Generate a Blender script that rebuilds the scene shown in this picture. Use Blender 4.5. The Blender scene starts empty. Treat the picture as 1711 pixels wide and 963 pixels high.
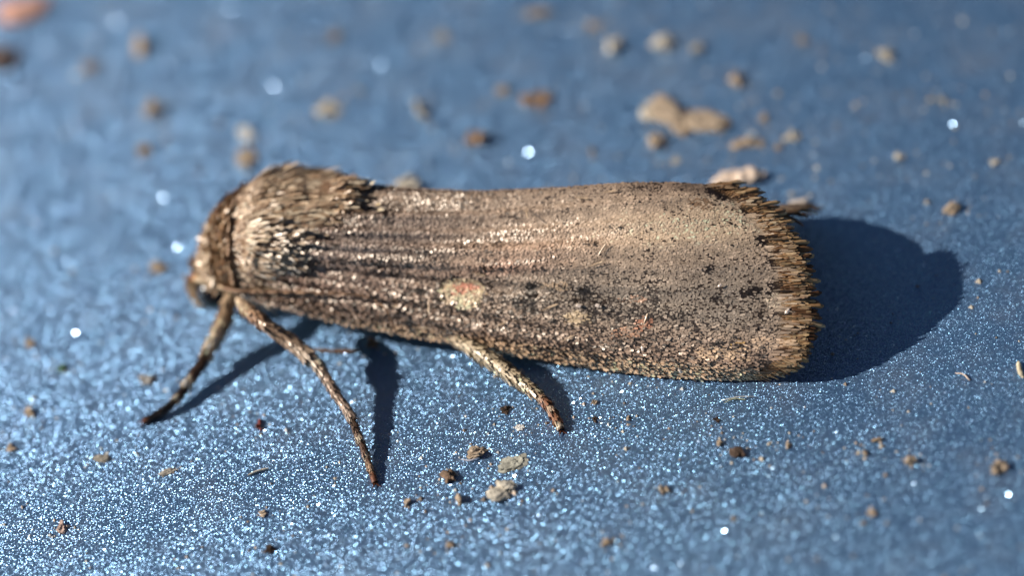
import bpy, math, random
import numpy as np
from math import radians, sin, cos, pi
from mathutils import Matrix, Vector

# ------------------------------------------------------------------ camera, sky, sun, exposure
MM = 0.001                                   # everything below is measured in millimetres
scene = bpy.context.scene
ELEV, ROLL, DIST, PXMM = radians(42), radians(11.5), 95.0, 62.0
IW, IH = 1711.0, 963.0                       # the photograph's own pixel grid, used for measuring
AX = np.array([1, 0, 0.]); AU = np.array([0, sin(ELEV), cos(ELEV)]); AF = np.array([0, cos(ELEV), -sin(ELEV)])
CR = cos(ROLL) * AX - sin(ROLL) * AU; CU = sin(ROLL) * AX + cos(ROLL) * AU
CAM = -AF * DIST; FPX = PXMM * DIST
cam_data = bpy.data.cameras.new('camera')
cam = bpy.data.objects.new('camera', cam_data); scene.collection.objects.link(cam); scene.camera = cam
cam.matrix_world = Matrix(((CR[0], CU[0], -AF[0], CAM[0] * MM), (CR[1], CU[1], -AF[1], CAM[1] * MM),
                           (CR[2], CU[2], -AF[2], CAM[2] * MM), (0, 0, 0, 1)))
cam_data.sensor_width = 36.0; cam_data.lens = 36.0 * FPX / IW
cam_data.clip_start = 0.002; cam_data.clip_end = 20.0
cam_data.dof.use_dof = True

SUN_EL, SUN_AZ = radians(31), radians(-8)    # light travels toward +X, turned SUN_AZ toward +Y
world = bpy.data.worlds.new('World'); scene.world = world; world.use_nodes = True
wn = world.node_tree; bg = wn.nodes['Background']
sky = wn.nodes.new('ShaderNodeTexSky'); sky.sky_type = 'NISHITA'; sky.sun_disc = False
sky.sun_elevation = SUN_EL; sky.sun_rotation = radians(270) - SUN_AZ; sky.altitude = 2000; sky.air_density = 0.6; sky.dust_density = 0.4
wn.links.new(sky.outputs[0], bg.inputs[0]); bg.inputs[1].default_value = 0.05
sun_data = bpy.data.lights.new('sun', 'SUN'); sun_data.energy = 5.0; sun_data.angle = radians(0.55); sun_data.color = (1.0, 0.95, 0.88)
sun = bpy.data.objects.new('sun', sun_data); scene.collection.objects.link(sun)
ldir = Vector((cos(SUN_EL) * cos(SUN_AZ), cos(SUN_EL) * sin(SUN_AZ), -sin(SUN_EL)))
sun.rotation_euler = ldir.to_track_quat('-Z', 'Y').to_euler(); sun.location = tuple(-ldir * 0.3)
vs = scene.view_settings; vs.view_transform = 'Standard'; vs.look = 'None'; vs.exposure = 0.27; vs.gamma = 1.0
scene.cycles.use_denoising = True
scene.cycles.use_adaptive_sampling = False
scene.cycles.sample_clamp_indirect = 4.0
scene.cycles.max_bounces = 5

# ------------------------------------------------------------------ helpers
rng = np.random.default_rng(7)
def P(x, y, z=0.0):
    """world point (mm) at height z that lies on the sight line of photo pixel x, y (arrays welcome)"""
    x, y, z = np.broadcast_arrays(np.asarray(x, float), np.asarray(y, float), np.asarray(z, float))
    d = AF + CR * ((x - IW / 2) / FPX)[..., None] + CU * ((IH / 2 - y) / FPX)[..., None]
    t = (z - CAM[2]) / d[..., 2]
    return CAM + d * t[..., None]
def proj(p):
    q = np.asarray(p, float) - CAM; d = q @ AF
    return IW / 2 + FPX * (q @ CR) / d, IH / 2 - FPX * (q @ CU) / d
cam_data.dof.focus_distance = float((P(850, 730, 0) - CAM) @ AF) * MM
cam_data.dof.aperture_fstop = cam_data.lens / 4.2     # an iris 4.2 mm across

def srgb(*c):
    c = np.asarray(c, float) / 255.0
    return np.where(c <= 0.04045, c / 12.92, ((c + 0.055) / 1.055) ** 2.4)
def unit(a): return a / np.maximum(np.linalg.norm(a, axis=-1, keepdims=True), 1e-12)
_lat = np.random.default_rng(3).random((256, 256))
def vnoise(x, y):
    x = np.asarray(x, float); y = np.asarray(y, float)
    xi = np.floor(x).astype(int); yi = np.floor(y).astype(int); fx = x - xi; fy = y - yi
    fx = fx * fx * (3 - 2 * fx); fy = fy * fy * (3 - 2 * fy)
    g = lambda a, b: _lat[a % 256, b % 256]
    return (g(xi, yi) * (1 - fx) + g(xi + 1, yi) * fx) * (1 - fy) + (g(xi, yi + 1) * (1 - fx) + g(xi + 1, yi + 1) * fx) * fy
def fbm(x, y, n=3): return sum(vnoise(x * 2 ** k + 17 * k, y * 2 ** k + 31 * k) * 0.5 ** k for k in range(n)) / sum(0.5 ** k for k in range(n))
def curve(pts, n=None, t=None):
    """smooth (Catmull-Rom) curve through pts, by arc length"""
    pts = np.asarray(pts, float)
    q = np.vstack([2 * pts[0] - pts[1], pts, 2 * pts[-1] - pts[-2]])
    out = []
    for i in range(len(pts) - 1):
        a, b, c, d = q[i:i + 4]; s = np.linspace(0, 1, 24, endpoint=False)[:, None]
        out.append(0.5 * (2 * b + (c - a) * s + (2 * a - 5 * b + 4 * c - d) * s ** 2 + (3 * b - a - 3 * c + d) * s ** 3))
    out = np.vstack(out + [pts[-1:]])
    L = np.r_[0, np.cumsum(np.linalg.norm(np.diff(out[:, :3], axis=0), axis=1))]; L /= L[-1]
    if t is None: t = np.linspace(0, 1, n)
    return np.stack([np.interp(t, L, out[:, k]) for k in range(out.shape[1])], -1)

def make_mesh(name, V, Q, col=None, smooth=False):
    """V (n,3) in mm, Q (m,3 or 4) faces, col (n,3) linear colours"""
    V = np.asarray(V, float); Q = np.asarray(Q, int); k = Q.shape[1]
    me = bpy.data.meshes.new(name)
    me.vertices.add(len(V)); me.vertices.foreach_set('co', (V * MM).astype(np.float32).ravel())
    me.loops.add(Q.size); me.loops.foreach_set('vertex_index', Q.astype(np.int32).ravel())
    me.polygons.add(len(Q)); me.polygons.foreach_set('loop_start', (np.arange(len(Q)) * k).astype(np.int32))
    me.update(calc_edges=True); me.validate()
    me.polygons.foreach_set('use_smooth', np.full(len(me.polygons), smooth))
    if col is not None:
        a = me.color_attributes.new('tint', 'FLOAT_COLOR', 'POINT')
        a.data.foreach_set('color', np.c_[np.clip(col, 0, 1), np.ones(len(V))].astype(np.float32).ravel())
    return me
def link(name, data, mat=None, parent=None, kind=None, loc=None):
    o = bpy.data.objects.new(name, data); scene.collection.objects.link(o)
    if data is not None and mat is not None and not data.materials: data.materials.append(mat)
    if parent is not None: o.parent = parent
    if kind: o['kind'] = kind
    if loc is not None: o.location = tuple(float(c) * MM for c in loc)
    return o
def grid_quads(nu, nv, wrap=False):
    i, j = np.meshgrid(np.arange(nu - 1), np.arange(nv if wrap else nv - 1), indexing='ij')
    j2 = (j + 1) % nv
    return np.stack([i * nv + j, (i + 1) * nv + j, (i + 1) * nv + j2, i * nv + j2], -1).reshape(-1, 4)
def tube(pts, rad, nseg=10, flat=1.0):
    """closed tapered tube through pts"""
    pts = np.asarray(pts, float); rad = np.asarray(rad, float)
    T = unit(np.gradient(pts, axis=0)); N = unit(np.cross(T, np.array([0.31, -0.2, 1.0]))); B = np.cross(T, N)
    a = np.linspace(0, 2 * pi, nseg, endpoint=False)
    V = pts[:, None] + rad[:, None, None] * (np.cos(a)[None, :, None] * N[:, None] + flat * np.sin(a)[None, :, None] * B[:, None])
    return V.reshape(-1, 3), grid_quads(len(pts), nseg, True), T, N, B, a
def cap(V, Q, n, nseg):
    V = np.vstack([V, V[:nseg].mean(0), V[-nseg:].mean(0)]); c0 = len(V) - 2; k = np.arange(nseg); k2 = (k + 1) % nseg
    b = (n - 1) * nseg
    return V, np.vstack([Q, np.stack([np.full(nseg, c0), k, k2, k2], -1)[:, [0, 1, 2, 2]], np.stack([np.full(nseg, c0 + 1), b + k2, b + k, b + k], -1)])
def strip_scales(base, dirv, nrm, length, width, col, curl=0.0, tip=0.55, root=0.35):
    """many spatulate scales as one mesh: 8 vertices, 3 quads each"""
    base = np.asarray(base); n = len(base); side = unit(np.cross(nrm, dirv)); nrm = np.cross(dirv, side)
    length = np.broadcast_to(length, n)[:, None]; width = np.broadcast_to(width, n)[:, None] * 0.5
    rows = []
    for f, w in ((0, root), (0.45, 0.95), (0.85, 1.0), (1.0, tip)):
        c = base + dirv * length * f + nrm * length * (curl * f * f)
        rows += [c - side * width * w, c + side * width * w]
    V = np.stack(rows, 1).reshape(-1, 3)
    q = np.array([[0, 1, 3, 2], [2, 3, 5, 4], [4, 5, 7, 6]])
    Q = (np.arange(n)[:, None, None] * 8 + q).reshape(-1, 4)
    shade = np.array([0.8, 0.8, 1, 1, 1, 1, 1.08, 1.08])
    C = (np.asarray(col)[:, None, :] * shade[None, :, None]).reshape(-1, 3)
    return V, Q, C
def rot_about(v, axis, ang):
    ang = np.asarray(ang)[..., None]
    return v * np.cos(ang) + np.cross(axis, v) * np.sin(ang) + axis * (axis * v).sum(-1, keepdims=True) * (1 - np.cos(ang))

# ------------------------------------------------------------------ materials
def new_mat(name):
    m = bpy.data.materials.new(name); m.use_nodes = True
    return m, m.node_tree.nodes, m.node_tree.links, m.node_tree.nodes['Principled BSDF']
def tint_mat(name, rough=0.5, spec=0.5, sheen=0.0, bump=0.0, noise_amt=0.25, noise_scale=9.0):
    m, N, L, b = new_mat(name)
    at = N.new('ShaderNodeAttribute'); at.attribute_name = 'tint'
    tc = N.new('ShaderNodeTexCoord'); mp = N.new('ShaderNodeMapping'); mp.inputs['Scale'].default_value = (1 / MM,) * 3
    L.new(tc.outputs['Object'], mp.inputs[0])
    nz = N.new('ShaderNodeTexNoise'); nz.inputs['Scale'].default_value = noise_scale; nz.inputs['Detail'].default_value = 3
    L.new(mp.outputs[0], nz.inputs['Vector'])
    mr = N.new('ShaderNodeMapRange'); mr.inputs['From Min'].default_value = 0.3; mr.inputs['From Max'].default_value = 0.7
    mr.inputs['To Min'].default_value = 1 - noise_amt; mr.inputs['To Max'].default_value = 1 + noise_amt
    L.new(nz.outputs['Fac'], mr.inputs[0])
    mx = N.new('ShaderNodeVectorMath'); mx.operation = 'SCALE'
    L.new(at.outputs['Color'], mx.inputs[0]); L.new(mr.outputs[0], mx.inputs['Scale'])
    L.new(mx.outputs[0], b.inputs['Base Color'])
    b.inputs['Roughness'].default_value = rough; b.inputs['Specular IOR Level'].default_value = spec
    b.inputs['Sheen Weight'].default_value = sheen; b.inputs['Specular Tint'].default_value = (1.0, .86, .72, 1)
    if bump:
        bp = N.new('ShaderNodeBump'); bp.inputs['Strength'].default_value = 0.8; bp.inputs['Distance'].default_value = bump * MM
        L.new(nz.outputs['Fac'], bp.inputs['Height']); L.new(bp.outputs[0], b.inputs['Normal'])
    return m
MAT_SCALE = tint_mat('wing_scale', 0.36, 1.0, noise_amt=0.12, noise_scale=25)
MAT_HAIR = tint_mat('thorax_scale', 0.36, 1.0, noise_amt=0.12, noise_scale=20)
MAT_MEMBRANE = tint_mat('wing_membrane', 0.6, 0.3, bump=0.02, noise_scale=14)
MAT_BODY = tint_mat('body_cuticle', 0.7, 0.2, bump=0.05, noise_scale=8)
MAT_LEG = tint_mat('leg_cuticle', 0.5, 0.4, bump=0.02, noise_scale=16)
MAT_FRINGE = tint_mat('fringe_scale', 0.5, 0.35, noise_amt=0.2, noise_scale=10)
MAT_GRIT = tint_mat('grit', 0.85, 0.25, bump=0.06, noise_amt=0.35, noise_scale=6)
MAT_EYE, _, _, _b = new_mat('compound_eye'); _b.inputs['Base Color'].default_value = (0.006, 0.004, 0.004, 1); _b.inputs['Roughness'].default_value = 0.25

def paint_material():
    m, N, L, b = new_mat('metallic_blue_paint')
    tc = N.new('ShaderNodeTexCoord'); mp = N.new('ShaderNodeMapping'); mp.inputs['Scale'].default_value = (1 / MM,) * 3
    L.new(tc.outputs['Object'], mp.inputs[0]); vec = mp.outputs[0]
    def vor(scale, rnd=1.0):
        v = N.new('ShaderNodeTexVoronoi'); v.voronoi_dimensions = '2D'; v.inputs['Scale'].default_value = scale
        v.inputs['Randomness'].default_value = rnd; L.new(vec, v.inputs['Vector']); return v
    def flake_normal(v, k):
        a = N.new('ShaderNodeVectorMath'); a.operation = 'SUBTRACT'; L.new(v.outputs['Color'], a.inputs[0]); a.inputs[1].default_value = (0.5, 0.5, 0.5)
        s = N.new('ShaderNodeVectorMath'); s.operation = 'MULTIPLY'; L.new(a.outputs[0], s.inputs[0]); s.inputs[1].default_value = (k, k, 0)
        g = N.new('ShaderNodeNewGeometry')
        t = N.new('ShaderNodeVectorMath'); t.operation = 'ADD'; L.new(g.outputs['Normal'], t.inputs[0]); L.new(s.outputs[0], t.inputs[1])
        n = N.new('ShaderNodeVectorMath'); n.operation = 'NORMALIZE'; L.new(t.outputs[0], n.inputs[0]); return n.outputs[0]
    fine = vor(60.0); mid = vor(44.0); coarse = vor(20.0)
    # pigment under the flakes, with thin dust in patches
    dust = N.new('ShaderNodeTexNoise'); dust.inputs['Scale'].default_value = 0.6; dust.inputs['Detail'].default_value = 6; dust.inputs['Roughness'].default_value = 0.65
    L.new(vec, dust.inputs['Vector'])
    dr = N.new('ShaderNodeMapRange'); dr.inputs['From Min'].default_value = 0.46; dr.inputs['From Max'].default_value = 0.8; dr.inputs['To Max'].default_value = 0.6
    L.new(dust.outputs['Fac'], dr.inputs[0])
    mix = N.new('ShaderNodeMix'); mix.data_type = 'RGBA'
    sy = N.new('ShaderNodeSeparateXYZ'); L.new(vec, sy.inputs[0])              # pale mix strengthens toward the far part of the panel
    yr = N.new('ShaderNodeMapRange'); yr.inputs['From Min'].default_value = 0; yr.inputs['From Max'].default_value = 14; yr.inputs['To Min'].default_value = 0.6; yr.inputs['To Max'].default_value = 1.3
    L.new(sy.outputs['Y'], yr.inputs[0]); ym = N.new('ShaderNodeMath'); ym.operation = 'MULTIPLY'; L.new(dr.outputs[0], ym.inputs[0]); L.new(yr.outputs[0], ym.inputs[1])
    L.new(ym.outputs[0], mix.inputs['Factor']); mix.inputs['A'].default_value = (0.043, 0.099, 0.190, 1); mix.inputs['B'].default_value = (0.22, 0.21, 0.21, 1)
    L.new(mix.outputs['Result'], b.inputs['Base Color']); b.inputs['Roughness'].default_value = 0.55; b.inputs['Specular IOR Level'].default_value = 0.4
    # metal flakes: every cell a tiny mirror with its own tilt and a trace of its own hue
    def flakes(v, k, rough, colour, hue):
        g = N.new('ShaderNodeBsdfGlossy'); g.inputs['Roughness'].default_value = rough; L.new(flake_normal(v, k), g.inputs['Normal'])
        c = N.new('ShaderNodeMix'); c.data_type = 'RGBA'; c.blend_type = 'OVERLAY'; c.inputs['Factor'].default_value = hue; c.inputs['A'].default_value = colour
        L.new(v.outputs['Color'], c.inputs['B']); L.new(c.outputs['Result'], g.inputs['Color']); return g
    def chance(v, channel, limit, weight):
        sp = N.new('ShaderNodeSeparateColor'); L.new(v.outputs['Color'], sp.inputs[0])
        th = N.new('ShaderNodeMath'); th.operation = 'GREATER_THAN'; th.inputs[1].default_value = limit; L.new(sp.outputs[channel], th.inputs[0])
        ms = N.new('ShaderNodeMath'); ms.operation = 'MULTIPLY'; ms.inputs[1].default_value = weight; L.new(th.outputs[0], ms.inputs[0]); return ms.outputs[0]
    f1 = flakes(fine, 1.32, 0.33, (0.44, 0.63, 0.86, 1), 0.3); f2 = flakes(mid, 1.38, 0.26, (0.56, 0.74, 0.94, 1), 0.55); f3 = flakes(coarse, 1.6, 0.2, (0.72, 0.82, 0.95, 1), 0.85)
    m1 = N.new('ShaderNodeMixShader'); m1.inputs[0].default_value = 0.36; L.new(b.outputs[0], m1.inputs[1]); L.new(f1.outputs[0], m1.inputs[2])
    m3 = N.new('ShaderNodeMixShader'); L.new(chance(mid, 'Blue', 0.55, 0.18), m3.inputs[0]); L.new(m1.outputs[0], m3.inputs[1]); L.new(f2.outputs[0], m3.inputs[2])
    m2 = N.new('ShaderNodeMixShader'); L.new(chance(coarse, 'Blue', 0.985, 0.28), m2.inputs[0]); L.new(m3.outputs[0], m2.inputs[1]); L.new(f3.outputs[0], m2.inputs[2])
    L.new(m2.outputs[0], N['Material Output'].inputs['Surface'])
    return m
MAT_PAINT = paint_material()

# ------------------------------------------------------------------ the painted panel
g = 300.0
panel = link('painted_panel', make_mesh('painted_panel', [(-g, -g, 0), (g, -g, 0), (g, g, 0), (-g, g, 0)], [[0, 1, 2, 3]]), MAT_PAINT, kind='structure')
panel['label'] = 'flat metallic blue painted panel covered in glittering flakes'

# ------------------------------------------------------------------ the moth
moth = link('moth', None); moth.empty_display_size = 0.004
moth['label'] = 'grey brown owlet moth with fringed folded wings resting on blue paint'; moth['category'] = 'moth'
MA = np.array([-5.2, 1.34]); MANG = radians(-14.7)              # midline: a point and its heading (head to tail)
MD = np.array([cos(MANG), sin(MANG), 0]); MN = np.array([sin(MANG), -cos(MANG), 0])   # along, and toward the near side
def body_pt(s, n, z):
    s, n, z = np.broadcast_arrays(s, n, z)
    return np.array([MA[0], MA[1], 0]) + s[..., None] * MD + n[..., None] * MN + z[..., None] * np.array([0, 0, 1.0])
def mirror(V):
    V = np.asarray(V); q = V - np.array([MA[0], MA[1], 0])
    return V - 2 * (q @ MN)[..., None] * MN
def far_side(V):
    """the far wing hangs steeper than the near one"""
    V = np.asarray(V); n_ = (V - np.array([MA[0], MA[1], 0])) @ MN; s_ = (V - np.array([MA[0], MA[1], 0])) @ MD
    V = V * np.stack([np.ones_like(s_), np.ones_like(s_), 1 - .24 * np.clip((s_ - 7) / 5, 0, 1)], -1)
    return V - (n_ + np.maximum(n_, 0) * .62)[..., None] * MN - (.035 * np.maximum(n_, 0) * np.clip(s_ / 6, 0, 2))[..., None] * MD
def on_midplane(x, y):
    """height at which the sight line of a pixel crosses the moth's midplane"""
    d = P(x, y, 0) - CAM; q = CAM - np.array([MA[0], MA[1], 0]); t = -(q @ MN) / (d @ MN)
    return (CAM + d * t[..., None])[..., 2]

def PL(x, y, n):
    """point on a pixel's sight line at lateral distance n from the midplane (near side positive)"""
    d = P(x, y, 0) - CAM; q = CAM - np.array([MA[0], MA[1], 0]); return CAM + d * ((n - q @ MN) / (d @ MN))
# ---- forewing surface: four measured edge curves, heights from the folded roof shape
NU, NV = 120, 60
COSTA = [(395, 488), (450, 508), (520, 527), (600, 545), (700, 564), (800, 583), (900, 601), (1000, 616), (1100, 628), (1190, 634), (1262, 634)]
DORSUM = [(572, 322), (625, 321), (700, 322), (800, 323), (900, 316), (1000, 308), (1060, 305), (1130, 305), (1195, 310)]
TERMEN = [(1262, 634), (1300, 616), (1320, 586), (1326, 530), (1322, 480), (1312, 432), (1290, 385), (1250, 342), (1195, 310)]
ROOT = [(395, 488), (440, 440), (500, 380), (572, 322)]
def wing_px(u, v):
    u = np.asarray(u, float); v = np.asarray(v, float)
    c = curve(COSTA, t=np.clip(u, 0, 1)); d = curve(DORSUM, t=np.clip(u, 0, 1)); r = curve(ROOT, t=np.clip(v, 0, 1)); t = curve(TERMEN, t=np.clip(v, 0, 1))
    U_, V_ = u[..., None], v[..., None]
    c00, c10, c01, c11 = map(np.array, (COSTA[0], COSTA[-1], DORSUM[0], DORSUM[-1]))
    return (1 - V_) * c + V_ * d + (1 - U_) * r + U_ * t - ((1 - U_) * (1 - V_) * c00 + U_ * (1 - V_) * c10 + (1 - U_) * V_ * c01 + U_ * V_ * c11)
def wing_z(u, v):
    zc = np.interp(u, [0, .22, .45, .65, .85, 1], [1.55, 0.95, 0.48, 0.2, 0.1, 0.1])
    dd = curve(DORSUM, t=np.clip(u, 0, 1)); zd = on_midplane(dd[..., 0], dd[..., 1])
    zd = zd - .25 * np.clip((u - .72) / .28, 0, 1) ** 1.5          # the two wings overlap across the back at the tail
    b = 0.42 * v + 0.58 * np.sin(v * pi / 2)
    return zc + (zd - zc) * b
VEINS = [(.16, .10), (.24, .22), (.30, .34), (.36, .45), (.42, .55), (.50, .66), (.60, .78), (.74, .90)]
def wing_bump(u, v):
    h = 0.0
    for a, b in VEINS:
        x = v - (a + (b - a) * np.clip(u, 0, 1) ** 0.9)
        h = h + 0.075 * np.exp(-(x / 0.022) ** 2) * np.clip(1.15 - u, 0, 1) - 0.05 * np.exp(-((x - 0.05) / 0.03) ** 2) * np.clip(1.1 - u, 0, 1)
    h = h + 0.16 * np.exp(-((v - (.46 + .20 * u)) / 0.075) ** 2) * np.exp(-((u - .42) / .33) ** 2)        # the raised cell fold
    h = h - 0.14 * np.exp(-((v - (.33 + .08 * u)) / 0.06) ** 2) * np.exp(-((u - .3) / .3) ** 2)
    h = h + 0.52 * np.exp(-((v - .48) / .30) ** 2) * np.exp(-(u / .22) ** 2)                                # swollen root beside the thorax
    return h + 0.05 * (fbm(u * 9, v * 5) - .5)
uu, vv = np.meshgrid(np.linspace(0, 1, NU), np.linspace(0, 1, NV), indexing='ij')
GPX = wing_px(uu.ravel(), vv.ravel()).reshape(NU, NV, 2)
GP = P(GPX[..., 0], GPX[..., 1], wing_z(uu.ravel(), vv.ravel()).reshape(NU, NV))
def grid_normals(G):
    n = unit(np.cross(np.gradient(G, axis=0), np.gradient(G, axis=1))); return n
GN = grid_normals(GP)
if (GN @ (CAM / np.linalg.norm(CAM))).mean() < 0: GN = -GN
GP = GP + GN * wing_bump(uu, vv)[..., None]
GN2 = grid_normals(GP); GN2 = GN2 * np.sign((GN2 * GN).sum(-1, keepdims=True))
GT = unit(np.gradient(GP, axis=0))
def bil(G, u, v):
    x = np.clip(u, 0, 1) * (NU - 1); y = np.clip(v, 0, 1) * (NV - 1)
    i = np.minimum(x.astype(int), NU - 2); j = np.minimum(y.astype(int), NV - 2); a = (x - i)[:, None]; b = (y - j)[:, None]
    return (G[i, j] * (1 - a) + G[i + 1, j] * a) * (1 - b) + (G[i, j + 1] * (1 - a) + G[i + 1, j + 1] * a) * b
def wing_at(px, py):
    """(u, v) of the wing under a photo pixel"""
    k = ((GPX[..., 0] - px) ** 2 + (GPX[..., 1] - py) ** 2).argmin(); return k // NV / (NU - 1), k % NV / (NV - 1)

def ell(px, py, x, y, rx, ry, rot=0.0):
    c, s = cos(radians(rot)), sin(radians(rot)); dx = px - x; dy = py - y
    return np.exp(-(((dx * c + dy * s) / rx) ** 2 + ((-dx * s + dy * c) / ry) ** 2))
def wing_colour(px, py, R, wob=True):
    """pigment of one scale plus painted form shading, by place on the wing; R (n,4) random numbers"""
    n = len(px)
    wx = px + 26 * (fbm(px / 30, py / 22) - .5); wy = py + 20 * (fbm(px / 28 + 40, py / 20 + 9) - .5)
    col = np.tile(srgb(150, 128, 106), (n, 1))
    def mix(c, f): nonlocal col; f = np.clip(f, 0, 1)[:, None]; col = col * (1 - f) + srgb(*c) * f
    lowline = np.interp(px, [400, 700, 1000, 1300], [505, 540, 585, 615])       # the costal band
    topline = np.interp(px, [560, 800, 1050, 1250], [322, 325, 308, 325])
    mix((152, 122, 106), 0.8 * ell(px, py, 480, 450, 260, 110))
    mix((128, 114, 104), 0.75 * ell(wx, wy, 620, 400, 130, 40, -5))
    mix((108, 98, 86), 0.9 * ell(wx, wy, 1010, 500, 200, 55, 4))  # grey median field, deepened with the painted lower-half shade
    mix((118, 108, 95), 0.8 * ell(wx, wy, 1210, 500, 110, 90))
    mix((182, 158, 128), 0.9 * ell(wx, wy, 1120, 385, 170, 34, -2))
    mix((188, 164, 132), 0.7 * ell(wx, wy, 1210, 365, 70, 35, 20))
    mix((176, 140, 112), 0.55 * ell(wx, wy, 880, 420, 130, 26, -8))
    mix((170, 122, 96), 0.55 * ell(wx, wy, 830, 448, 70, 9, -4))
    mix((122, 98, 80), 0.85 * np.clip(1 - (lowline - py) / 70, 0, 1))  # brown costa, deepened so the lower half's shade sits in the colour
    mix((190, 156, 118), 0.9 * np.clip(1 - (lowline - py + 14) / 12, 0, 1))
    mix((112, 92, 74), 0.7 * np.clip(1 - (py - topline) / 14, 0, 1))  # dark dorsal edge, form shading put into the colour
    col *= (0.60 + 0.80 * fbm(px / 14, py / 9))[:, None]
    # single dark scales, thicker in clouds and towards the costa
    cloud = fbm(px / 45 + 5, py / 24 + 3)
    p = 0.05 + 0.25 * np.clip(cloud - .48, 0, 1) * 2 + 0.17 * np.clip(1 - (lowline - py) / 120, 0, 1) + 0.06 * np.clip(1 - (py - topline) / 40, 0, 1)
    p = p + 0.25 * ell(px, py, 1000, 520, 130, 35) + 0.16 * ell(px, py, 680, 500, 60, 26) - 0.12 * ell(px, py, 1080, 390, 180, 40) + .15 * ell(px, py, 930, 590, 220, 24)
    dark = R[:, 0] < p * 1.35
    pale = R[:, 1] < 0.08 + .10 * np.clip((px - 900) / 300, 0, 1)
    col[pale] = col[pale] * 1.45
    col[dark] = srgb(44, 33, 27) * (0.4 + R[dark, 2:3])
    # spots and dashes
    def spot(x, y, rx, ry, c, edge=0.55, rot=0, prob=1.0, jit=0.35):
        f = ell(px + 7 * (R[:, 3] - .5), py + 7 * (R[:, 2] - .5), x, y, rx, ry, rot)
        m = (f > edge * (1 - jit / 2 + jit * R[:, 2])) & (R[:, 1] < prob)
        col[m] = srgb(*c) * (0.75 + 0.5 * R[m, 3:4])
    for x, y, rx, ry, pr in [(737, 487, 12, 26, .7), (752, 466, 18, 7, .6), (812, 480, 7, 14, .8), (806, 500, 8, 8, .8), (792, 512, 10, 7, .9), (728, 500, 10, 12, .6)]:
        spot(x, y, rx, ry, (38, 27, 22), .5, 0, pr)
    spot(768, 486, 42, 25, (198, 170, 130), .45, 0, .95)
    spot(777, 503, 24, 12, (205, 176, 136), .5)
    spot(772, 481, 26, 10, (198, 126, 96), .5, -4, .9)
    for x, y, rx, ry, pr in [(880, 498, 14, 32, .95), (868, 504, 22, 14, .85), (884, 520, 12, 9, .95), (888, 476, 10, 7, .8), (970, 493, 22, 15, .92), (990, 503, 12, 7, .7), (955, 505, 16, 6, .5),
                             (918, 482, 18, 7, .5), (983, 536, 12, 12, .6), (1030, 470, 20, 6, .35), (700, 487, 16, 8, .5), (640, 475, 12, 6, .5), (630, 442, 10, 5, .6)]:
        spot(x, y, rx, ry, (26, 19, 16), .5, 0, pr)
    spot(960, 531, 24, 15, (168, 146, 112), .5, 10, .85); spot(925, 477, 30, 8, (160, 134, 104), .5, 0, .7)
    spot(1072, 540, 20, 12, (150, 100, 72), .5, 5, .75); spot(1040, 556, 30, 10, (160, 118, 88), .5, 0, .6)
    spot(1052, 500, 26, 9, (150, 112, 86), .5, 0, .5); spot(1165, 340, 26, 9, (128, 100, 72), .5, 8, .7)
    spot(1245, 575, 40, 8, (172, 132, 66), .5, 0, .5); spot(1200, 590, 60, 16, (176, 146, 112), .5, 0, .5)
    spot(1290, 505, 18, 16, (188, 166, 140), .5, 0, .6); spot(1275, 575, 40, 14, (180, 152, 122), .5, 0, .5)
    for x, y, rx, ry, rot in [(1196, 325, 22, 7, 22), (1246, 352, 16, 7, 30), (1272, 402, 13, 7, 20), (1290, 438, 13, 10, 0), (1298, 482, 15, 8, 20), (1250, 487, 20, 6, -8),
                              (1312, 526, 14, 8, 20), (1316, 570, 10, 8, 0), (1284, 614, 26, 9, -8), (1180, 450, 9, 5, -20), (1192, 576, 12, 5, 0), (1090, 505, 9, 7, 0), (1185, 500, 14, 4, 0)]:
        spot(x, y, rx * 1.3, ry * 1.35, (30, 21, 18), .5, rot, .92)
    lum = col @ np.array([.3, .55, .15]); col = (col * .85 + lum[:, None] * .15) * np.array([1.07, 1.02, .99]) * 1.40
    return np.clip(col, 0, .8)

# membrane
mem_col = np.tile(srgb(110, 88, 70), (NU * NV, 1))
def make_wing(flip):
    V = GP.reshape(-1, 3) - GN.reshape(-1, 3) * 0.02
    w = link('forewing', make_mesh('forewing', far_side(V) if flip else V, grid_quads(NU, NV), mem_col, True), MAT_MEMBRANE, moth)
    md = w.modifiers.new('thickness', 'SOLIDIFY'); md.thickness = 0.02 * MM; md.offset = 0
    return w
wing = make_wing(False); wing['label'] = 'near forewing with tan and orange spot'
far_wing = make_wing(True)

# scales in rows across the wing
arc_u = np.linspace(0.0, 1.0, 255); us, vsq = [], []
for k, u0 in enumerate(arc_u):
    span = np.linalg.norm(np.diff(GP[int(u0 * (NU - 1))], axis=0), axis=1).sum(); m = int(span / 0.043)
    v0 = (np.arange(m) + 0.5 * (k % 2) + rng.normal(0, .16, m)) / m
    us.append(u0 + rng.normal(0, .0011, m)); vsq.append(v0)
us = np.clip(np.concatenate(us), 0, 1); vsq = np.clip(np.concatenate(vsq), 0, 1); n = len(us)
base = bil(GP, us, vsq); nrm = unit(bil(GN2, us, vsq)); tan = unit(bil(GT, us, vsq)); pxy = bil(GPX, us, vsq)
R4 = rng.random((n, 4))
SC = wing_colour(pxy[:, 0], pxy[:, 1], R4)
rough_zone = np.clip(0.5 + 1.2 * (1 - vsq / .35), .5, 1.4)         # shaggier towards the costa
tan = rot_about(tan, nrm, rng.normal(0, .16, n) * rough_zone)
side = unit(np.cross(nrm, tan))
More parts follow.
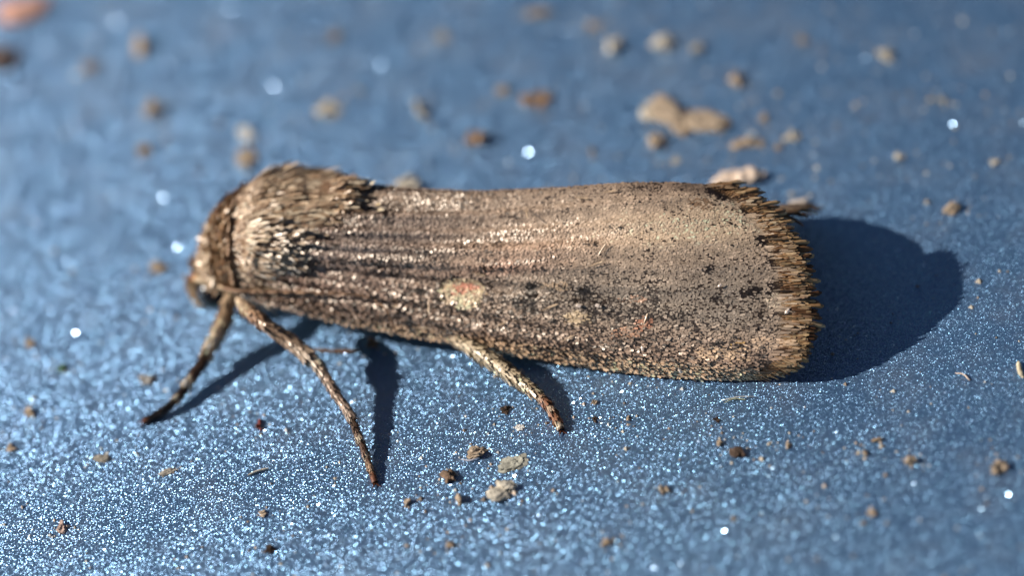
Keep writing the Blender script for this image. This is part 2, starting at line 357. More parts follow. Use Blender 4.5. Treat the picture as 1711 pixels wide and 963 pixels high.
def near_line(px, py, pts, w):
    """1 on a measured line across the wing, falling to 0 at w pixels from it"""
    pts = np.array(pts, float); y = np.interp(px, pts[:, 0], pts[:, 1]); f = np.clip((px - pts[0, 0]) / 25, 0, 1) * np.clip((pts[-1, 0] - px) / 40, 0, 1)
    return f * np.exp(-((py - y) / w) ** 2)
VLINES = [([(600, 446), (700, 424), (800, 403), (900, 385), (990, 368)], 13), ([(500, 437), (600, 432), (700, 418)], 5), ([(480, 470), (560, 459), (660, 452)], 6), ([(440, 492), (520, 515), (600, 534), (680, 556)], 9),
          ([(520, 385), (580, 362), (640, 342), (700, 335)], 7), ([(620, 350), (720, 345), (800, 340)], 12), ([(760, 455), (860, 440), (960, 425)], 6), ([(900, 415), (1050, 385), (1200, 360)], 12)]
glint = sum(near_line(pxy[:, 0], pxy[:, 1], a_, w_) for a_, w_ in VLINES)
lift0 = 0.14 + 0.34 * np.clip(1 - us / .6, 0, 1) * (.5 + fbm(pxy[:, 0] / 30, pxy[:, 1] / 10)) + .30 * np.clip(glint, 0, 1) * np.clip(1.2 - us, .3, 1)
tan2 = rot_about(tan, side, -(lift0 + np.abs(rng.normal(0, .12, n)) * rough_zone * (1.1 - .5 * us) * (1 - .5 * np.clip(glint, 0, 1))))   # tips lift off the wing
nrm2 = unit(rot_about(nrm, tan2, rng.normal(0, .22, n)))
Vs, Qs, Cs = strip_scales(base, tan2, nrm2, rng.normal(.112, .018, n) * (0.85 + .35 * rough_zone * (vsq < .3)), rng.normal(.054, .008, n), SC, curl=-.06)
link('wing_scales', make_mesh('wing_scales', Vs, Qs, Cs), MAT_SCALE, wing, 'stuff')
link('wing_scales', make_mesh('wing_scales', far_side(Vs), Qs[:, ::-1], Cs), MAT_SCALE, far_wing, 'stuff')

# ---- single long scales: a small set of shared shapes, each scale an object
def scale_mesh(name, length, width, c0, c1, seed, thick=0.12, droop=-0.10, smooth=False):
    r = np.random.default_rng(seed); f = np.array([0, .2, .45, .7, .88, 1.0])
    w = np.array([.3, .55, .8, 1.0, .95, .35]) * width / 2 * (1 + .1 * r.normal(size=6)); bend = r.normal(0, .05) * length
    V = []; C = []
    for k in range(6):
        x = f[k] * length; yb = bend * f[k] ** 2; zb = droop * length * f[k] ** 2 + r.normal(0, .006)
        V += [(x, yb - w[k], zb), (x, yb, zb + w[k] * thick * 2 + .004), (x, yb + w[k], zb), (x, yb, zb - .004)]
        C += [c0 * (1 - f[k]) + c1 * f[k]] * 4
    V = np.array(V); Q = grid_quads(6, 4, True); V, Q = cap(V, Q, 6, 4)
    C = np.vstack([C, C[0], C[-1]])
    me = bpy.data.meshes.new(name)
    me.from_pydata([tuple(p * MM) for p in V], [], [tuple(dict.fromkeys(int(i) for i in q)) for q in Q]); me.update()
    for pl in me.polygons: pl.use_smooth = smooth
    a = me.color_attributes.new('tint', 'FLOAT_COLOR', 'POINT')
    a.data.foreach_set('color', np.c_[C, np.ones(len(C))].astype(np.float32).ravel())
    return me
def frame(p, x, z, s=1.0):
    x = unit(np.asarray(x)); y = unit(np.cross(z, x)); z = np.cross(x, y)
    return Matrix(((x[0] * s, y[0] * s, z[0] * s, p[0] * MM), (x[1] * s, y[1] * s, z[1] * s, p[1] * MM), (x[2] * s, y[2] * s, z[2] * s, p[2] * MM), (0, 0, 0, 1)))
FR = [scale_mesh('fringe_scale', .62, .10, srgb(134, 100, 68), srgb(*c), k, .1, smooth=True) for k, c in enumerate([(190, 156, 112), (176, 140, 98), (160, 122, 82), (204, 172, 130), (146, 108, 72), (184, 150, 108), (136, 100, 68), (172, 136, 94)])]
FRD = [scale_mesh('fringe_scale', .62, .10, srgb(86, 58, 38), srgb(*c), 20 + k, .1, smooth=True) for k, c in enumerate([(104, 72, 48), (122, 86, 56), (80, 54, 36)])]
def fringe(parent, count, tiers, flip=False):
    pts = []
    for tier, (u0, size, lift, pd) in enumerate(tiers):
        t = (np.arange(count) + .5 * (tier % 2)) / count
        v = np.clip(t ** 0.9 * 0.985 + .012 + rng.normal(0, .003, count), 0, 1)
        b_ = bil(GP, np.full(count, u0), v); n_ = unit(bil(GN2, np.full(count, u0), v)); t_ = unit(bil(GT, np.full(count, u0), v))
        # scales stand square to the edge and follow the bend of the wing
        e_ = unit(bil(unit(np.gradient(GP, axis=1)), np.full(count, u0), v)); out = unit(np.cross(e_, n_)); out = out * np.sign((out * t_).sum(-1, keepdims=True))
        oo = np.interp(v, [0, .2], [.8, .45])[:, None]; d_ = unit((1 - oo) * t_ + oo * out + rng.normal(0, .04, (count, 3)))
        d_ = unit(d_ + n_ * (lift + rng.normal(0, .05, count))[:, None])
        for k in range(count):
            dark = rng.random() < pd + .75 * (np.sin(v[k] * 75) > .55)
            p, d, m = b_[k] + n_[k] * (.012 + .018 * (len(tiers) - tier)), d_[k], n_[k]
            if flip: p, d, m = far_side(p[None])[0], mirror((d + np.r_[MA, 0])[None])[0] - np.r_[MA, 0], mirror((m + np.r_[MA, 0])[None])[0] - np.r_[MA, 0]
            o = link('fringe_scale', (FRD if dark else FR)[rng.integers(3 if dark else 8)], MAT_FRINGE, parent)
            o.matrix_local = frame(p, d, m, size * rng.normal(1, .13) * np.interp(v[k], [0, .10, .22, 1], [.35, .6, 1, 1]))
fringe(wing, 96, [(0.997, 1.08, -.05, .15), (0.985, .82, .02, .08), (0.978, .56, .06, .14)])
fringe(far_wing, 60, [(0.997, 1.05, -.05, .5), (0.98, .8, .03, .5)], True)

def under_fringe(parent, flip):
    m = 4200; u = rng.uniform(.962, 1, m) ** .7 * .0 + .962 + .038 * rng.random(m) ** .6; v = rng.uniform(.0, 1, m); p = bil(GP, u, v); n_ = unit(bil(GN2, u, v)); t_ = unit(bil(GT, u, v))
    d_ = unit(t_ + rng.normal(0, .08, (m, 3)) + n_ * rng.uniform(-.04, .14, m)[:, None])
    c_ = np.array([srgb(*k) for k in ((186, 154, 112), (160, 126, 88), (136, 100, 68), (174, 146, 114), (98, 70, 48))])[rng.choice(5, m, p=[.25, .27, .2, .18, .1])]
    c_ = c_ * np.where(np.sin(v * 75) > .55, .55, 1.05)[:, None]
    w_ = ((u - .962) / .038)[:, None]; xy = bil(GPX, u, v); c_ = c_ * .85 * w_ + (1 - w_) * wing_colour(xy[:, 0], xy[:, 1], rng.random((m, 4)))
    V, Q, C = strip_scales(p + n_ * .01, d_, n_, rng.uniform(.28, .52, m) * np.interp(v, [0, .12], [.45, 1]), rng.normal(.055, .012, m), c_, curl=-.05, tip=.5)
    link('fringe_scales', make_mesh('fringe_scales', far_side(V) if flip else V, Q, C), MAT_FRINGE, parent, 'stuff')
under_fringe(wing, False); under_fringe(far_wing, True)

# loose pale scales and hairs caught on the wing
LOOSE = [scale_mesh('loose_scale', .42, .045, srgb(170, 140, 110), srgb(215, 185, 150), 50 + k) for k in range(2)] + [scale_mesh('loose_scale', .16, .1, srgb(200, 180, 160), srgb(225, 205, 190), 60)]
for x, y, ang, k in [(985, 445, -20, 0), (1000, 430, -60, 1), (1078, 548, -75, 0), (1072, 578, 80, 2), (965, 510, 15, 2), (1010, 512, 200, 2), (935, 572, -35, 1), (828, 548, -35, 0), (712, 525, -60, 0), (690, 545, -15, 1), (640, 515, -18, 0),
                     (766, 553, 85, 1), (880, 350, 80, 0), (838, 345, 45, 1), (1310, 527, -45, 2), (1198, 482, -40, 2), (1010, 322, -8, 1), (960, 330, 12, 0), (1135, 610, 70, 2), (790, 455, 8, 0), (720, 500, 75, 1), (905, 520, -30, 1)]:
    u, v = wing_at(x, y); u, v = np.array([u]), np.array([v]); m = unit(bil(GN2, u, v))[0]; t = unit(bil(GT, u, v))[0]
    o = link('loose_scale', LOOSE[k], MAT_HAIR, wing); o.matrix_local = frame(bil(GP, u, v)[0] + m * .07, rot_about(t[None], m[None], np.array([radians(-ang)]))[0] + .12 * m, m, rng.normal(1, .1))

# ---- body: head, thorax and abdomen as one skin
BODY = np.array([(-2.98, 1.22, .05, .05), (-2.88, 1.24, .45, .46), (-2.70, 1.34, .84, .82), (-2.48, 1.50, 1.04, 1.04), (-2.32, 1.68, 1.18, 1.18), (-2.15, 1.85, 1.27, 1.32), (-2.0, 1.93, 1.28, 1.36),
                 (-1.9, 1.96, 1.20, 1.28), (-1.78, 1.98, 1.36, 1.46), (-1.2, 2.05, 1.58, 1.66), (-0.6, 2.08, 1.70, 1.72), (-.2, 2.08, 1.74, 1.68), (.3, 2.07, 1.71, 1.57), (0.7, 2.05, 1.66, 1.42), (1.3, 2.0, 1.58, 1.2), (1.75, 1.9, 1.46, 1.05),
                 (2.1, 1.8, 1.2, 1.05), (2.6, 1.7, 1.05, 1.0), (4.0, 1.45, .95, .95), (6.0, 1.2, .85, .9), (8.0, 1.0, .7, .75), (10.0, .8, .45, .5), (11.2, .7, .06, .06)])
BS, BZ, BH, BW = BODY.T
def body_surf(s, th):
    """th = 0 on the near side, pi/2 on the back"""
    z, h, w = np.interp(s, BS, BZ), np.interp(s, BS, BH), np.interp(s, BS, BW)
    teg = 0.08 * np.exp(-((th - .62) / .42) ** 2) * np.clip((s + 1.9) / .8, 0, 1) * np.clip((1.0 - s) / .9, 0, 1)        # shoulder lappet
    teg = teg + 0.08 * np.exp(-((th - pi + .62) / .42) ** 2) * np.clip((s + 1.9) / .8, 0, 1) * np.clip((1.0 - s) / .9, 0, 1)
    crest = 0.16 * np.exp(-((th - pi / 2) / .55) ** 2) * np.exp(-((s - 1.2) / .55) ** 2)
    groove = -0.07 * np.exp(-((s + 1.90) / .06) ** 2)
    lump = 0.10 * (fbm(s * 2.2 + 3, th * 2.4 + 8) - .5) * np.clip((s + 2.6) * 3, 0, 1)
    k = 1 + (teg + crest + groove + lump)
    return body_pt(s, w * k * np.cos(th), np.maximum(z + h * k * np.sin(th), .12))
bs = np.r_[np.linspace(-2.98, 2.6, 98), np.linspace(2.7, 11.2, 40)]; nth = 56
SS, TH = np.meshgrid(bs, np.linspace(0, 2 * pi, nth, endpoint=False), indexing='ij')
BV = body_surf(SS, TH)
bc = np.tile(srgb(120, 92, 70), (BV.size // 3, 1)); bc[(SS < -2.0).ravel()] = srgb(168, 132, 96); bc[(np.abs(SS + 1.91) < .09).ravel()] = srgb(84, 50, 28); bc[(np.sin(TH) < -.2).ravel()] = srgb(150, 130, 108)
body = link('body', make_mesh('body', BV.reshape(-1, 3), grid_quads(len(bs), nth, True)[:, ::-1], bc, True), MAT_BODY, moth)

def coat(s, th, lift, length, width, colour, jitter=.25, back=1.0, up=0.0, curl=-.1, tip=.6):
    e = 1e-3; p = body_surf(s, th); ds = unit(body_surf(s + e, th) - p); dt = unit(body_surf(s, th + e) - p)
    nn = unit(np.cross(ds, dt)); nn = nn * np.sign((nn * (p - body_pt(s, 0 * s, np.interp(s, BS, BZ)))).sum(-1, keepdims=True))
    w = np.clip((s + .6) / .5, 0, 1)[:, None]; rad = unit(p - body_pt(s, 0 * s, np.interp(s, BS, BZ)))
    nn = unit(nn * (1 - w) + rad * w); ds = unit(ds * (1 - w) + (MD - rad * (rad @ MD)[:, None]) * w)
    d = unit(ds * back + dt * up + rng.normal(0, jitter, (len(s), 3)))
    d = unit(d - nn * (d * nn).sum(-1, keepdims=True)); d = unit(d + nn * lift[:, None])
    return strip_scales(p - nn * .02, d, unit(nn + rng.normal(0, .22, p.shape)), length, width, colour, curl, tip)
def join(parts):
    V, Q, C, o = [], [], [], 0
    for v, q, c in parts: V.append(v); Q.append(q + o); C.append(c); o += len(v)
    return np.vstack(V), np.vstack(Q), np.vstack(C)
def pick(cols, n, w=None):
    c = np.array([srgb(*k) for k in cols]); i = rng.choice(len(c), n, p=w); return c[i] * rng.normal(1, .14, n)[:, None]
parts = []
n = 15000                                                             # thorax and shoulder scales
s = rng.uniform(-1.85, 2.1, n); th = rng.uniform(-.75, pi + .75, n)
reach = .85 + 1.15 * np.exp(-((th - pi / 2) / .55) ** 2); ok = s < reach; s, th = s[ok], th[ok]; n = len(s)
colr = pick([(176, 150, 122), (156, 128, 102), (194, 170, 142), (132, 110, 92), (100, 74, 54), (212, 194, 168)], n, [.3, .25, .2, .11, .07, .07])
crestz = np.exp(-((th - pi / 2) / .6) ** 2) * np.exp(-((s - 1.5) / .5) ** 2)
colr = colr * (1 - .6 * crestz[:, None]) + srgb(150, 114, 80) * .6 * crestz[:, None]
front = np.clip(1 - (s + 1.85) / .35, 0, 1)[:, None]; colr = colr * (1 - .5 * front) + srgb(160, 118, 84) * .5 * front
parts.append(coat(s, th, .05 + np.abs(rng.normal(0, .09, n)) + .15 * crestz, np.where(s < .1, .25, .34) * rng.normal(1, .18, n), np.where(s < .1, .075, .055) * rng.normal(1, .17, n), colr * 1.42, .22, tip=.8))
n = 2600                                                              # long hair-like scales over the back
s = rng.uniform(-1.3, 1.5, n); th = rng.uniform(.6, pi - .6, n)
parts.append(coat(s, th, .06 + np.abs(rng.normal(0, .08, n)), rng.normal(.55, .12, n), rng.normal(.055, .01, n), pick([(186, 160, 130), (164, 136, 108), (206, 184, 154), (132, 104, 78)], n), .14))
n = 2200                                                              # short broad scales just behind the collar
s = rng.uniform(-1.86, -1.1, n); th = rng.uniform(-.75, pi + .75, n)
parts.append(coat(s, th, .08 + np.abs(rng.normal(0, .1, n)), rng.normal(.19, .03, n), rng.normal(.11, .02, n), pick([(176, 146, 116), (150, 120, 94), (196, 170, 140), (126, 98, 76), (104, 84, 72)], n), .35, tip=.8))
n = 3200                                                              # collar, dark along the groove
s = rng.uniform(-2.4, -1.93, n); th = rng.uniform(-.6, pi + .6, n)
cc_ = pick([(172, 136, 100), (150, 112, 78), (128, 90, 58), (190, 160, 126)], n); edge = np.clip((s + 2.06) / .1, 0, 1)[:, None]
parts.append(coat(s, th, .18 + np.abs(rng.normal(0, .16, n)), rng.normal(.19, .04, n), rng.normal(.075, .012, n), cc_ * (1 - .6 * edge) + srgb(100, 60, 34) * .6 * edge, .3))
n = 3200                                                              # face tuft
s = rng.uniform(-2.96, -2.3, n); th = rng.uniform(-.25, pi + .9, n)
parts.append(coat(s, th, .45 + np.abs(rng.normal(0, .3, n)), rng.normal(.25, .06, n), rng.normal(.055, .01, n), pick([(190, 160, 126), (168, 136, 102), (208, 184, 152), (140, 106, 74)], n), .5, back=-.4, up=-.3))
n = 2600                                                              # pale underside hair
s = rng.uniform(-1.8, 2.6, n); th = rng.uniform(pi + .7, 2 * pi - .1, n)
parts.append(coat(s, th, .25 + np.abs(rng.normal(0, .2, n)), rng.normal(.5, .12, n), rng.normal(.03, .006, n), pick([(196, 178, 152), (172, 150, 122), (150, 124, 98)], n), .25))
n = 2500                                                              # abdomen
s = rng.uniform(2.2, 11, n); th = rng.uniform(0, 2 * pi, n)
parts.append(coat(s, th, .15 + np.abs(rng.normal(0, .1, n)), rng.normal(.35, .06, n), rng.normal(.09, .01, n), pick([(140, 116, 92), (120, 98, 78)], n), .2))
link('thorax_scales', make_mesh('thorax_scales', *join(parts)), MAT_HAIR, body, 'stuff')

# single large scales: shoulder lappet edge, tail crest of the thorax, pale tuft
TU = [scale_mesh('tuft_scale', .36, .075, srgb(160, 134, 108), srgb(*c), 80 + k, droop=.06) for k, c in enumerate([(204, 186, 164), (180, 158, 134), (222, 208, 190), (150, 124, 100), (192, 170, 146)])]
TB = [scale_mesh('tuft_scale', .40, .085, srgb(140, 108, 76), srgb(*c), 90 + k, droop=.04) for k, c in enumerate([(176, 142, 104), (152, 118, 84), (194, 162, 124), (128, 96, 68)])]
TP = [scale_mesh('tuft_scale', .62, .085, srgb(150, 116, 70), srgb(*c), 95 + k) for k, c in enumerate([(226, 206, 170), (206, 178, 132)])]
def tuft(meshes, s, th, lift, yaw=.15, size=1.0, spread=0.0):
    for k in range(len(s)):
        a, b = np.array([s[k]]), np.array([th[k]]); e = 1e-3
        p = body_surf(a, b)[0]; ds = unit(body_surf(a + e, b)[0] - p); dt = unit(body_surf(a, b + e)[0] - p); nn = np.cross(ds, dt)
        nn = nn * np.sign(nn @ (p - body_pt(a, 0 * a, np.interp(a, BS, BZ))[0])); nn = unit(nn)
        nn = unit(p - body_pt(a, 0 * a, np.interp(a, BS, BZ))[0]); ds = unit(MD - nn * (nn @ MD))
        d = ds + dt * (rng.normal(0, yaw) + spread) + nn * (lift + rng.normal(0, .12))
        o = link('tuft_scale', meshes[rng.integers(len(meshes))], MAT_HAIR, body); o.matrix_local = frame(p + nn * .04, d, nn, size * rng.normal(1, .16))
n = 110; tuft(TU, rng.uniform(-.95, .35, n), rng.normal(.50, .26, n), .36, .3)
n = 34; tuft(TB, rng.uniform(.9, 1.75, n), rng.normal(pi / 2 - .2, .35, n), .34, .25)
tuft(TP, np.array([1.75, 1.8, 1.85, 1.9, 1.95, 1.85, 1.9, 2.0]), np.array([1.55, 1.5, 1.45, 1.35, 1.3, 1.6, 1.4, 1.25]), .75, .3)

# ---- eyes, palps
def blob(c, r, seed, rough=.0, sub=(20, 14)):
    a = np.linspace(0, 2 * pi, sub[0], endpoint=False); b = np.linspace(-pi / 2, pi / 2, sub[1])
    B, A = np.meshgrid(b, a, indexing='ij'); d = np.stack([np.cos(B) * np.cos(A), np.cos(B) * np.sin(A), np.sin(B)], -1)
    rr = np.random.default_rng(seed); k = 1 + rough * (sum(rr.normal() * np.sin(d @ rr.normal(0, 2.6, 3) + rr.uniform(0, 6)) for _ in range(9)) / 2.2 + sum(rr.normal() * np.sin(d @ rr.normal(0, 7, 3) + rr.uniform(0, 6)) for _ in range(9)) / 5)
    k = np.maximum(k, .35)
    V = d * k[..., None] * np.asarray(r, float)
    return V.reshape(-1, 3) + np.asarray(c, float), grid_quads(sub[1], sub[0], True)
for flip in (False, True):
    c = PL(357, 489, .72); V, Q = blob(c, (.46, .44, .48), 1); V = mirror(V) if flip else V
    link('eye', make_mesh('eye', V, Q, None, True), MAT_EYE, moth)
    pts = curve([PL(348, 512, .25), PL(337, 504, .3), PL(326, 488, .35), PL(320, 470, .35)], 14); V, Q, T, Nn, B, a = tube(pts, np.interp(np.linspace(0, 1, 14), [0, .3, .8, 1], [.10, .16, .13, .04]), 10)
    pc = np.tile(srgb(214, 192, 160), (len(V), 1)); V = mirror(V) if flip else V
    palp = link('palp', make_mesh('palp', V, Q, pc, True), MAT_LEG, moth)
    k = rng.integers(0, 13, 420); an = rng.uniform(0, 2 * pi, 420); rad = np.cos(an)[:, None] * Nn[k] + np.sin(an)[:, None] * B[k]
    v, q, cc = strip_scales(pts[k] + rad * .10 + T[k] * rng.uniform(0, .08, 420)[:, None], unit(T[k] + .5 * rad), rad, rng.normal(.2, .04, 420), .04, pick([(222, 202, 172), (204, 178, 140), (188, 154, 112)], 420))
    link('palp_scales', make_mesh('palp_scales', mirror(v) if flip else v, q, cc), MAT_HAIR, palp, 'stuff')

# ---- antennae: ringed threads laid back along the wing
def antenna(flip):
    px = curve([(420, 488), (470, 489), (520, 490), (580, 492), (618, 498), (642, 514), (654, 535), (657, 548)], 40); pts = []
    for x, y in px:
        u, v = wing_at(x, y); pts.append(P(x, y, bil(GP, np.array([u]), np.array([v]))[0][2] + .17))
    pts = np.vstack([[PL(324, 464, .55), PL(350, 474, 1.05), PL(375, 482, 1.45), PL(398, 487, 1.75)], pts])
    pts = curve(pts, 260); t = np.linspace(0, 1, 260)
    rad = np.interp(t, [0, .03, .06, .3, 1], [.10, .09, .06, .05, .02]) * (1 + .22 * (np.arange(260) % 3 == 0))
    V, Q, *_ = tube(pts, rad, 8); V = mirror(V) if flip else V
    c = np.repeat(np.where((np.arange(260) % 3 == 0)[:, None], srgb(96, 66, 46), srgb(150, 118, 92)), 8, 0)
    c[:8 * 52] = srgb(196, 170, 136); c[:8 * 6] = srgb(170, 104, 48)
    link('antenna', make_mesh('antenna', V, Q, c, True), MAT_LEG, moth)
antenna(False); antenna(True)

# ---- legs
def leg(pts, rad, bands, spines=(), claws=True, n=110, slim=.8, joints=(.38, .70, .80, .87, .935)):
    """pts (x px, y px, z) down the leg; rad in px; bands [(t, colour)] down the leg"""
    rad = np.array(rad) * slim
    W = P(np.array(pts)[:, 0], np.array(pts)[:, 1], np.array(pts)[:, 2]) if not isinstance(pts, np.ndarray) else pts
    q = curve(np.c_[W, np.array(rad) / PXMM], n); pts3, r = q[:, :3], q[:, 3]; t = np.linspace(0, 1, n); ns = 12
    for j in joints: r = r * (1 + .20 * np.exp(-((t - j + .012) / .012) ** 2) - .24 * np.exp(-((t - j - .012) / .012) ** 2))      # swollen then pinched at each joint
    V, Q, T, Nn, B, a = tube(pts3, r, ns)
    bt = [b[0] for b in bands]; bcol = np.array([srgb(*b[1]) for b in bands]); col = np.stack([np.interp(t, bt, bcol[:, k]) for k in range(3)], -1)
    V, Q = cap(V, Q, n, ns); C = np.vstack([np.repeat(col, ns, 0), col[0], col[-1]])
    lum = (col * [.3, .5, .2]).sum(-1, keepdims=True); col = col * .68 + lum * .32 * np.array([1.08, 1.0, .9]); col = col * 1.2
    C = np.vstack([np.repeat(col, ns, 0), col[0], col[-1]])
    L = link('leg', make_mesh('leg', V, Q, C * .8, True), MAT_LEG, moth)
    m = int(16 * n * max(np.mean(r) / .14, .6)); k = rng.integers(0, n - 4, m); an = rng.uniform(0, 2 * pi, m); rad_ = np.cos(an)[:, None] * Nn[k] + np.sin(an)[:, None] * B[k]
    cc = col[k] * rng.normal(1, .22, m)[:, None]; pale = rng.random(m) < .2; cc[pale] = np.clip(cc[pale] * 1.6, 0, .7); dk = rng.random(m) < .12; cc[dk] *= .4
    v, qq, c2 = strip_scales(pts3[k] + rad_ * (r[k] * .97)[:, None], unit(T[k] + rad_ * (.08 + np.abs(rng.normal(0, .12, m)))[:, None] + rng.normal(0, .08, (m, 3))), rad_, rng.normal(.2, .04, m) * np.clip(r[k] / .15, .55, 1.2), rng.normal(.05, .01, m) * np.clip(r[k] / .15, .7, 1.2), cc)
    link('leg_scales', make_mesh('leg_scales', v, qq, c2), MAT_HAIR, L, 'stuff')
    for tt, ang, ln in spines:
        i = int(tt * (n - 1)); rd = unit(CR * cos(ang) + CU * sin(ang)); d = unit(T[i] * .8 + rd)
        p = np.linspace(0, 1, 5)[:, None]; v, qq, *_ = tube(pts3[i] + d * p * ln, np.array([.02, .019, .016, .011, .004]), 5)
        link('spine', make_mesh('spine', v, qq, np.tile(srgb(44, 30, 22), (len(v), 1)), True), MAT_LEG, L)
    if claws:
        for sg in (-1, 1):
            f = T[-1]; sd = Nn[-1] * sg; p0 = pts3[-1]
            cl = np.array([p0, p0 + f * .09 + sd * .07, p0 + f * .16 + sd * .11 - np.array([0, 0, .01])]); cl[:, 2] = np.maximum(cl[:, 2], .02)
            v, qq, *_ = tube(curve(cl, 8), np.linspace(.03, .006, 8), 6)
            link('claw', make_mesh('claw', v, qq, np.tile(srgb(92, 48, 26), (len(v), 1)), True), MAT_LEG, L)
    return L
TAN, DKB, BLK, PALE, RUST = (176, 146, 108), (92, 64, 42), (40, 28, 22), (208, 184, 148), (140, 78, 40)
f = leg([(392, 470, 1.4), (384, 500, 1.2), (372, 540, .95), (352, 580, .62), (338, 606, .5), (319, 634, .36), (303, 658, .26), (282, 680, .18), (262, 694, .11), (240, 706, .06)], [10, 11, 12.5, 10, 8, 8, 6.5, 6, 6, 6],
        [(0, TAN), (.2, (168, 128, 84)), (.40, PALE), (.44, TAN), (.46, (70, 46, 30)), (.60, (84, 56, 38)), (.64, PALE), (.67, PALE), (.69, BLK), (.74, (60, 40, 28)), (.765, PALE), (.79, BLK), (.95, BLK), (1, RUST)], slim=.95, joints=(.45, .67, .78, .9))
f['label'] = 'banded foreleg stretched forward'
m_ = leg([(398, 500, 1.85), (410, 515, 1.8), (440, 540, 1.75), (480, 568, 1.35), (518, 598, 1.08), (535, 618, .95), (562, 660, .68), (585, 694, .48), (598, 728, .34), (608, 752, .24), (618, 782, .12), (627, 808, .05)],
         [8, 14, 13, 14, 13, 10.5, 9, 9, 7.5, 7, 6.5, 6.5],
         [(0, (196, 160, 116)), (.12, (156, 108, 66)), (.3, (150, 118, 88)), (.4, (170, 144, 116)), (.55, (150, 116, 92)), (.68, (172, 142, 118)), (.7, DKB), (.77, (110, 78, 58)), (.79, PALE), (.81, (84, 54, 38)), (.86, (96, 62, 40)), (.87, PALE), (.89, (96, 62, 44)), (.935, (180, 140, 100)), (.95, RUST), (1, (110, 56, 30))],
         [(.52, .3, .22), (.57, .2, .24), (.61, .1, .25), (.66, .0, .3), (.77, .0, .24), (.79, -.2, .22), (.63, .25, .2), (.85, -.1, .15)])
m_['label'] = 'long scaly middle leg'
h_ = leg([(740, 556, .62), (772, 574, .62), (800, 590, .6), (840, 617, .5), (878, 645, .36), (906, 668, .24), (918, 682, .18), (930, 702, .11), (938, 720, .05)], [10, 13, 15, 15, 11.5, 9, 8.5, 8, 7],
         [(0, (168, 140, 104)), (.3, (172, 150, 112)), (.6, (176, 150, 110)), (.72, (160, 128, 90)), (.76, RUST), (.82, (150, 92, 52)), (.84, PALE), (.86, RUST), (.93, (160, 100, 56)), (.95, PALE), (1, (84, 50, 30))],
         [(.2, -2.2, .16), (.28, -2.4, .16), (.35, .9, .14), (.45, .8, .15), (.55, .7, .15), (.15, -2.0, .15)])
h_['label'] = 'pale hind leg with rusty foot'
FB = [(0, TAN), (.5, (150, 120, 90)), (1, DKB)]
for s0, s1, s2 in ((-1.5, -1.7, -1.9), (-.3, .1, .5), (1.2, 2.2, 3.4)):       # far legs, tucked beneath the body
    W = np.array([body_pt(np.float64(a), np.float64(b), np.float64(c)) for a, b, c in ((s0, -.6, .8), (s1, -1.4, .95), ((s1 + s2) / 2, -1.9, .5), (s2, -2.2, .12), (s2 + .3, -2.4, .05))])
    leg(W, [10, 12, 9, 7, 5], FB, claws=False, n=40)

# ------------------------------------------------------------------ grit and litter on the paint
def vor_lump(name, r, seed, col, rough=.46, lobes=0):
    V, Q = blob((0, 0, 0), r, seed, rough, (26, 17))
    if lobes:
        an = np.arctan2(V[:, 1] / r[1], V[:, 0] / r[0]); V[:, :2] *= (1 + .6 * np.cos(lobes * an + .6))[:, None]
    V[:, 2] = np.maximum(V[:, 2], -r[2] * .6); V[:, 2] += r[2] * .6 - .004
    rr = np.random.default_rng(seed); k = .8 + .4 * rr.random(len(V))
    return make_mesh(name, V, Q, np.asarray(col)[None] * k[:, None], False)
TN, BR, CRM, WHT, OCH, GRY, PNK, DRK, GRN, RED = srgb(186, 158, 124), srgb(150, 114, 82), srgb(214, 200, 174), srgb(222, 218, 208), srgb(170, 130, 60), srgb(150, 145, 138), srgb(226, 158, 130), srgb(70, 52, 40), srgb(70, 110, 40), srgb(140, 50, 40)
def grit(name, x, y, rx, ry, h, col, label, group=None, rot=0, category=None, lobes=0):
    sd = int(x * 7 + y * 13)
    dy = 1.0 / sin(ELEV); col = np.asarray(col); col = col * .68 + (col @ np.array([.3, .5, .2])) * .32 * np.array([1.06, 1., .94])
    o = link(name, vor_lump(name, (rx * .78 / PXMM, ry * .78 / PXMM * dy, h * .6 / PXMM), sd, col, lobes=lobes), MAT_GRIT, loc=P(x, y + h * .35, 0)); o.rotation_euler.z = ROLL * 0 + radians(rot)
    o['label'] = label; o['category'] = category or name.split('_')[-1]
    if group: o['group'] = group
    return o
B1 = 'loose grit behind the moth'; F1 = 'loose grit in front of the moth'
grit('grit_crumb', 796, 229, 19, 14, 15, BR * 1.25, 'rounded orange brown crumb standing alone behind the moth wing', B1)
grit('grit_crumb', 898, 164, 27, 12, 14, BR * 1.2, 'long orange brown crumb in the blurred grit behind the moth', B1, -12)
grit('grit_crumb', 840, 150, 11, 9, 9, TN, 'small tan crumb beside the long orange brown crumb', B1)
grit('soil_flake', 1140, 205, 34, 32, 16, TN * .95, 'biggest ragged tan soil flake behind the moth', B1, 20, lobes=3)
grit('grit_crumb', 1088, 186, 15, 12, 14, CRM * .9, 'pale tan crumb touching the upper side of the big soil flake', B1)
grit('grit_crumb', 1096, 234, 15, 13, 12, TN * 1.1, 'tan crumb touching the lower side of the big soil flake', B1)
grit('grit_crumb', 1025, 76, 18, 14, 16, CRM * 1.1, 'bright cream round crumb far behind the moth', B1)
grit('grit_crumb', 1116, 72, 15, 11, 12, CRM, 'duller cream crumb beside the bright cream round crumb', B1)
grit('grit_crumb', 1231, 131, 12, 10, 10, TN * 1.1, 'tan orange crumb alone beyond the big soil flake', B1)
grit('grit_crumb', 1236, 293, 34, 13, 15, srgb(232, 200, 170), 'large whitish peach crumb just behind the wing fringe', B1, 6)
grit('grit_crumb', 1340, 338, 24, 9, 10, srgb(228, 206, 182), 'pale cream bar shaped crumb beside the wing fringe', B1, 4)
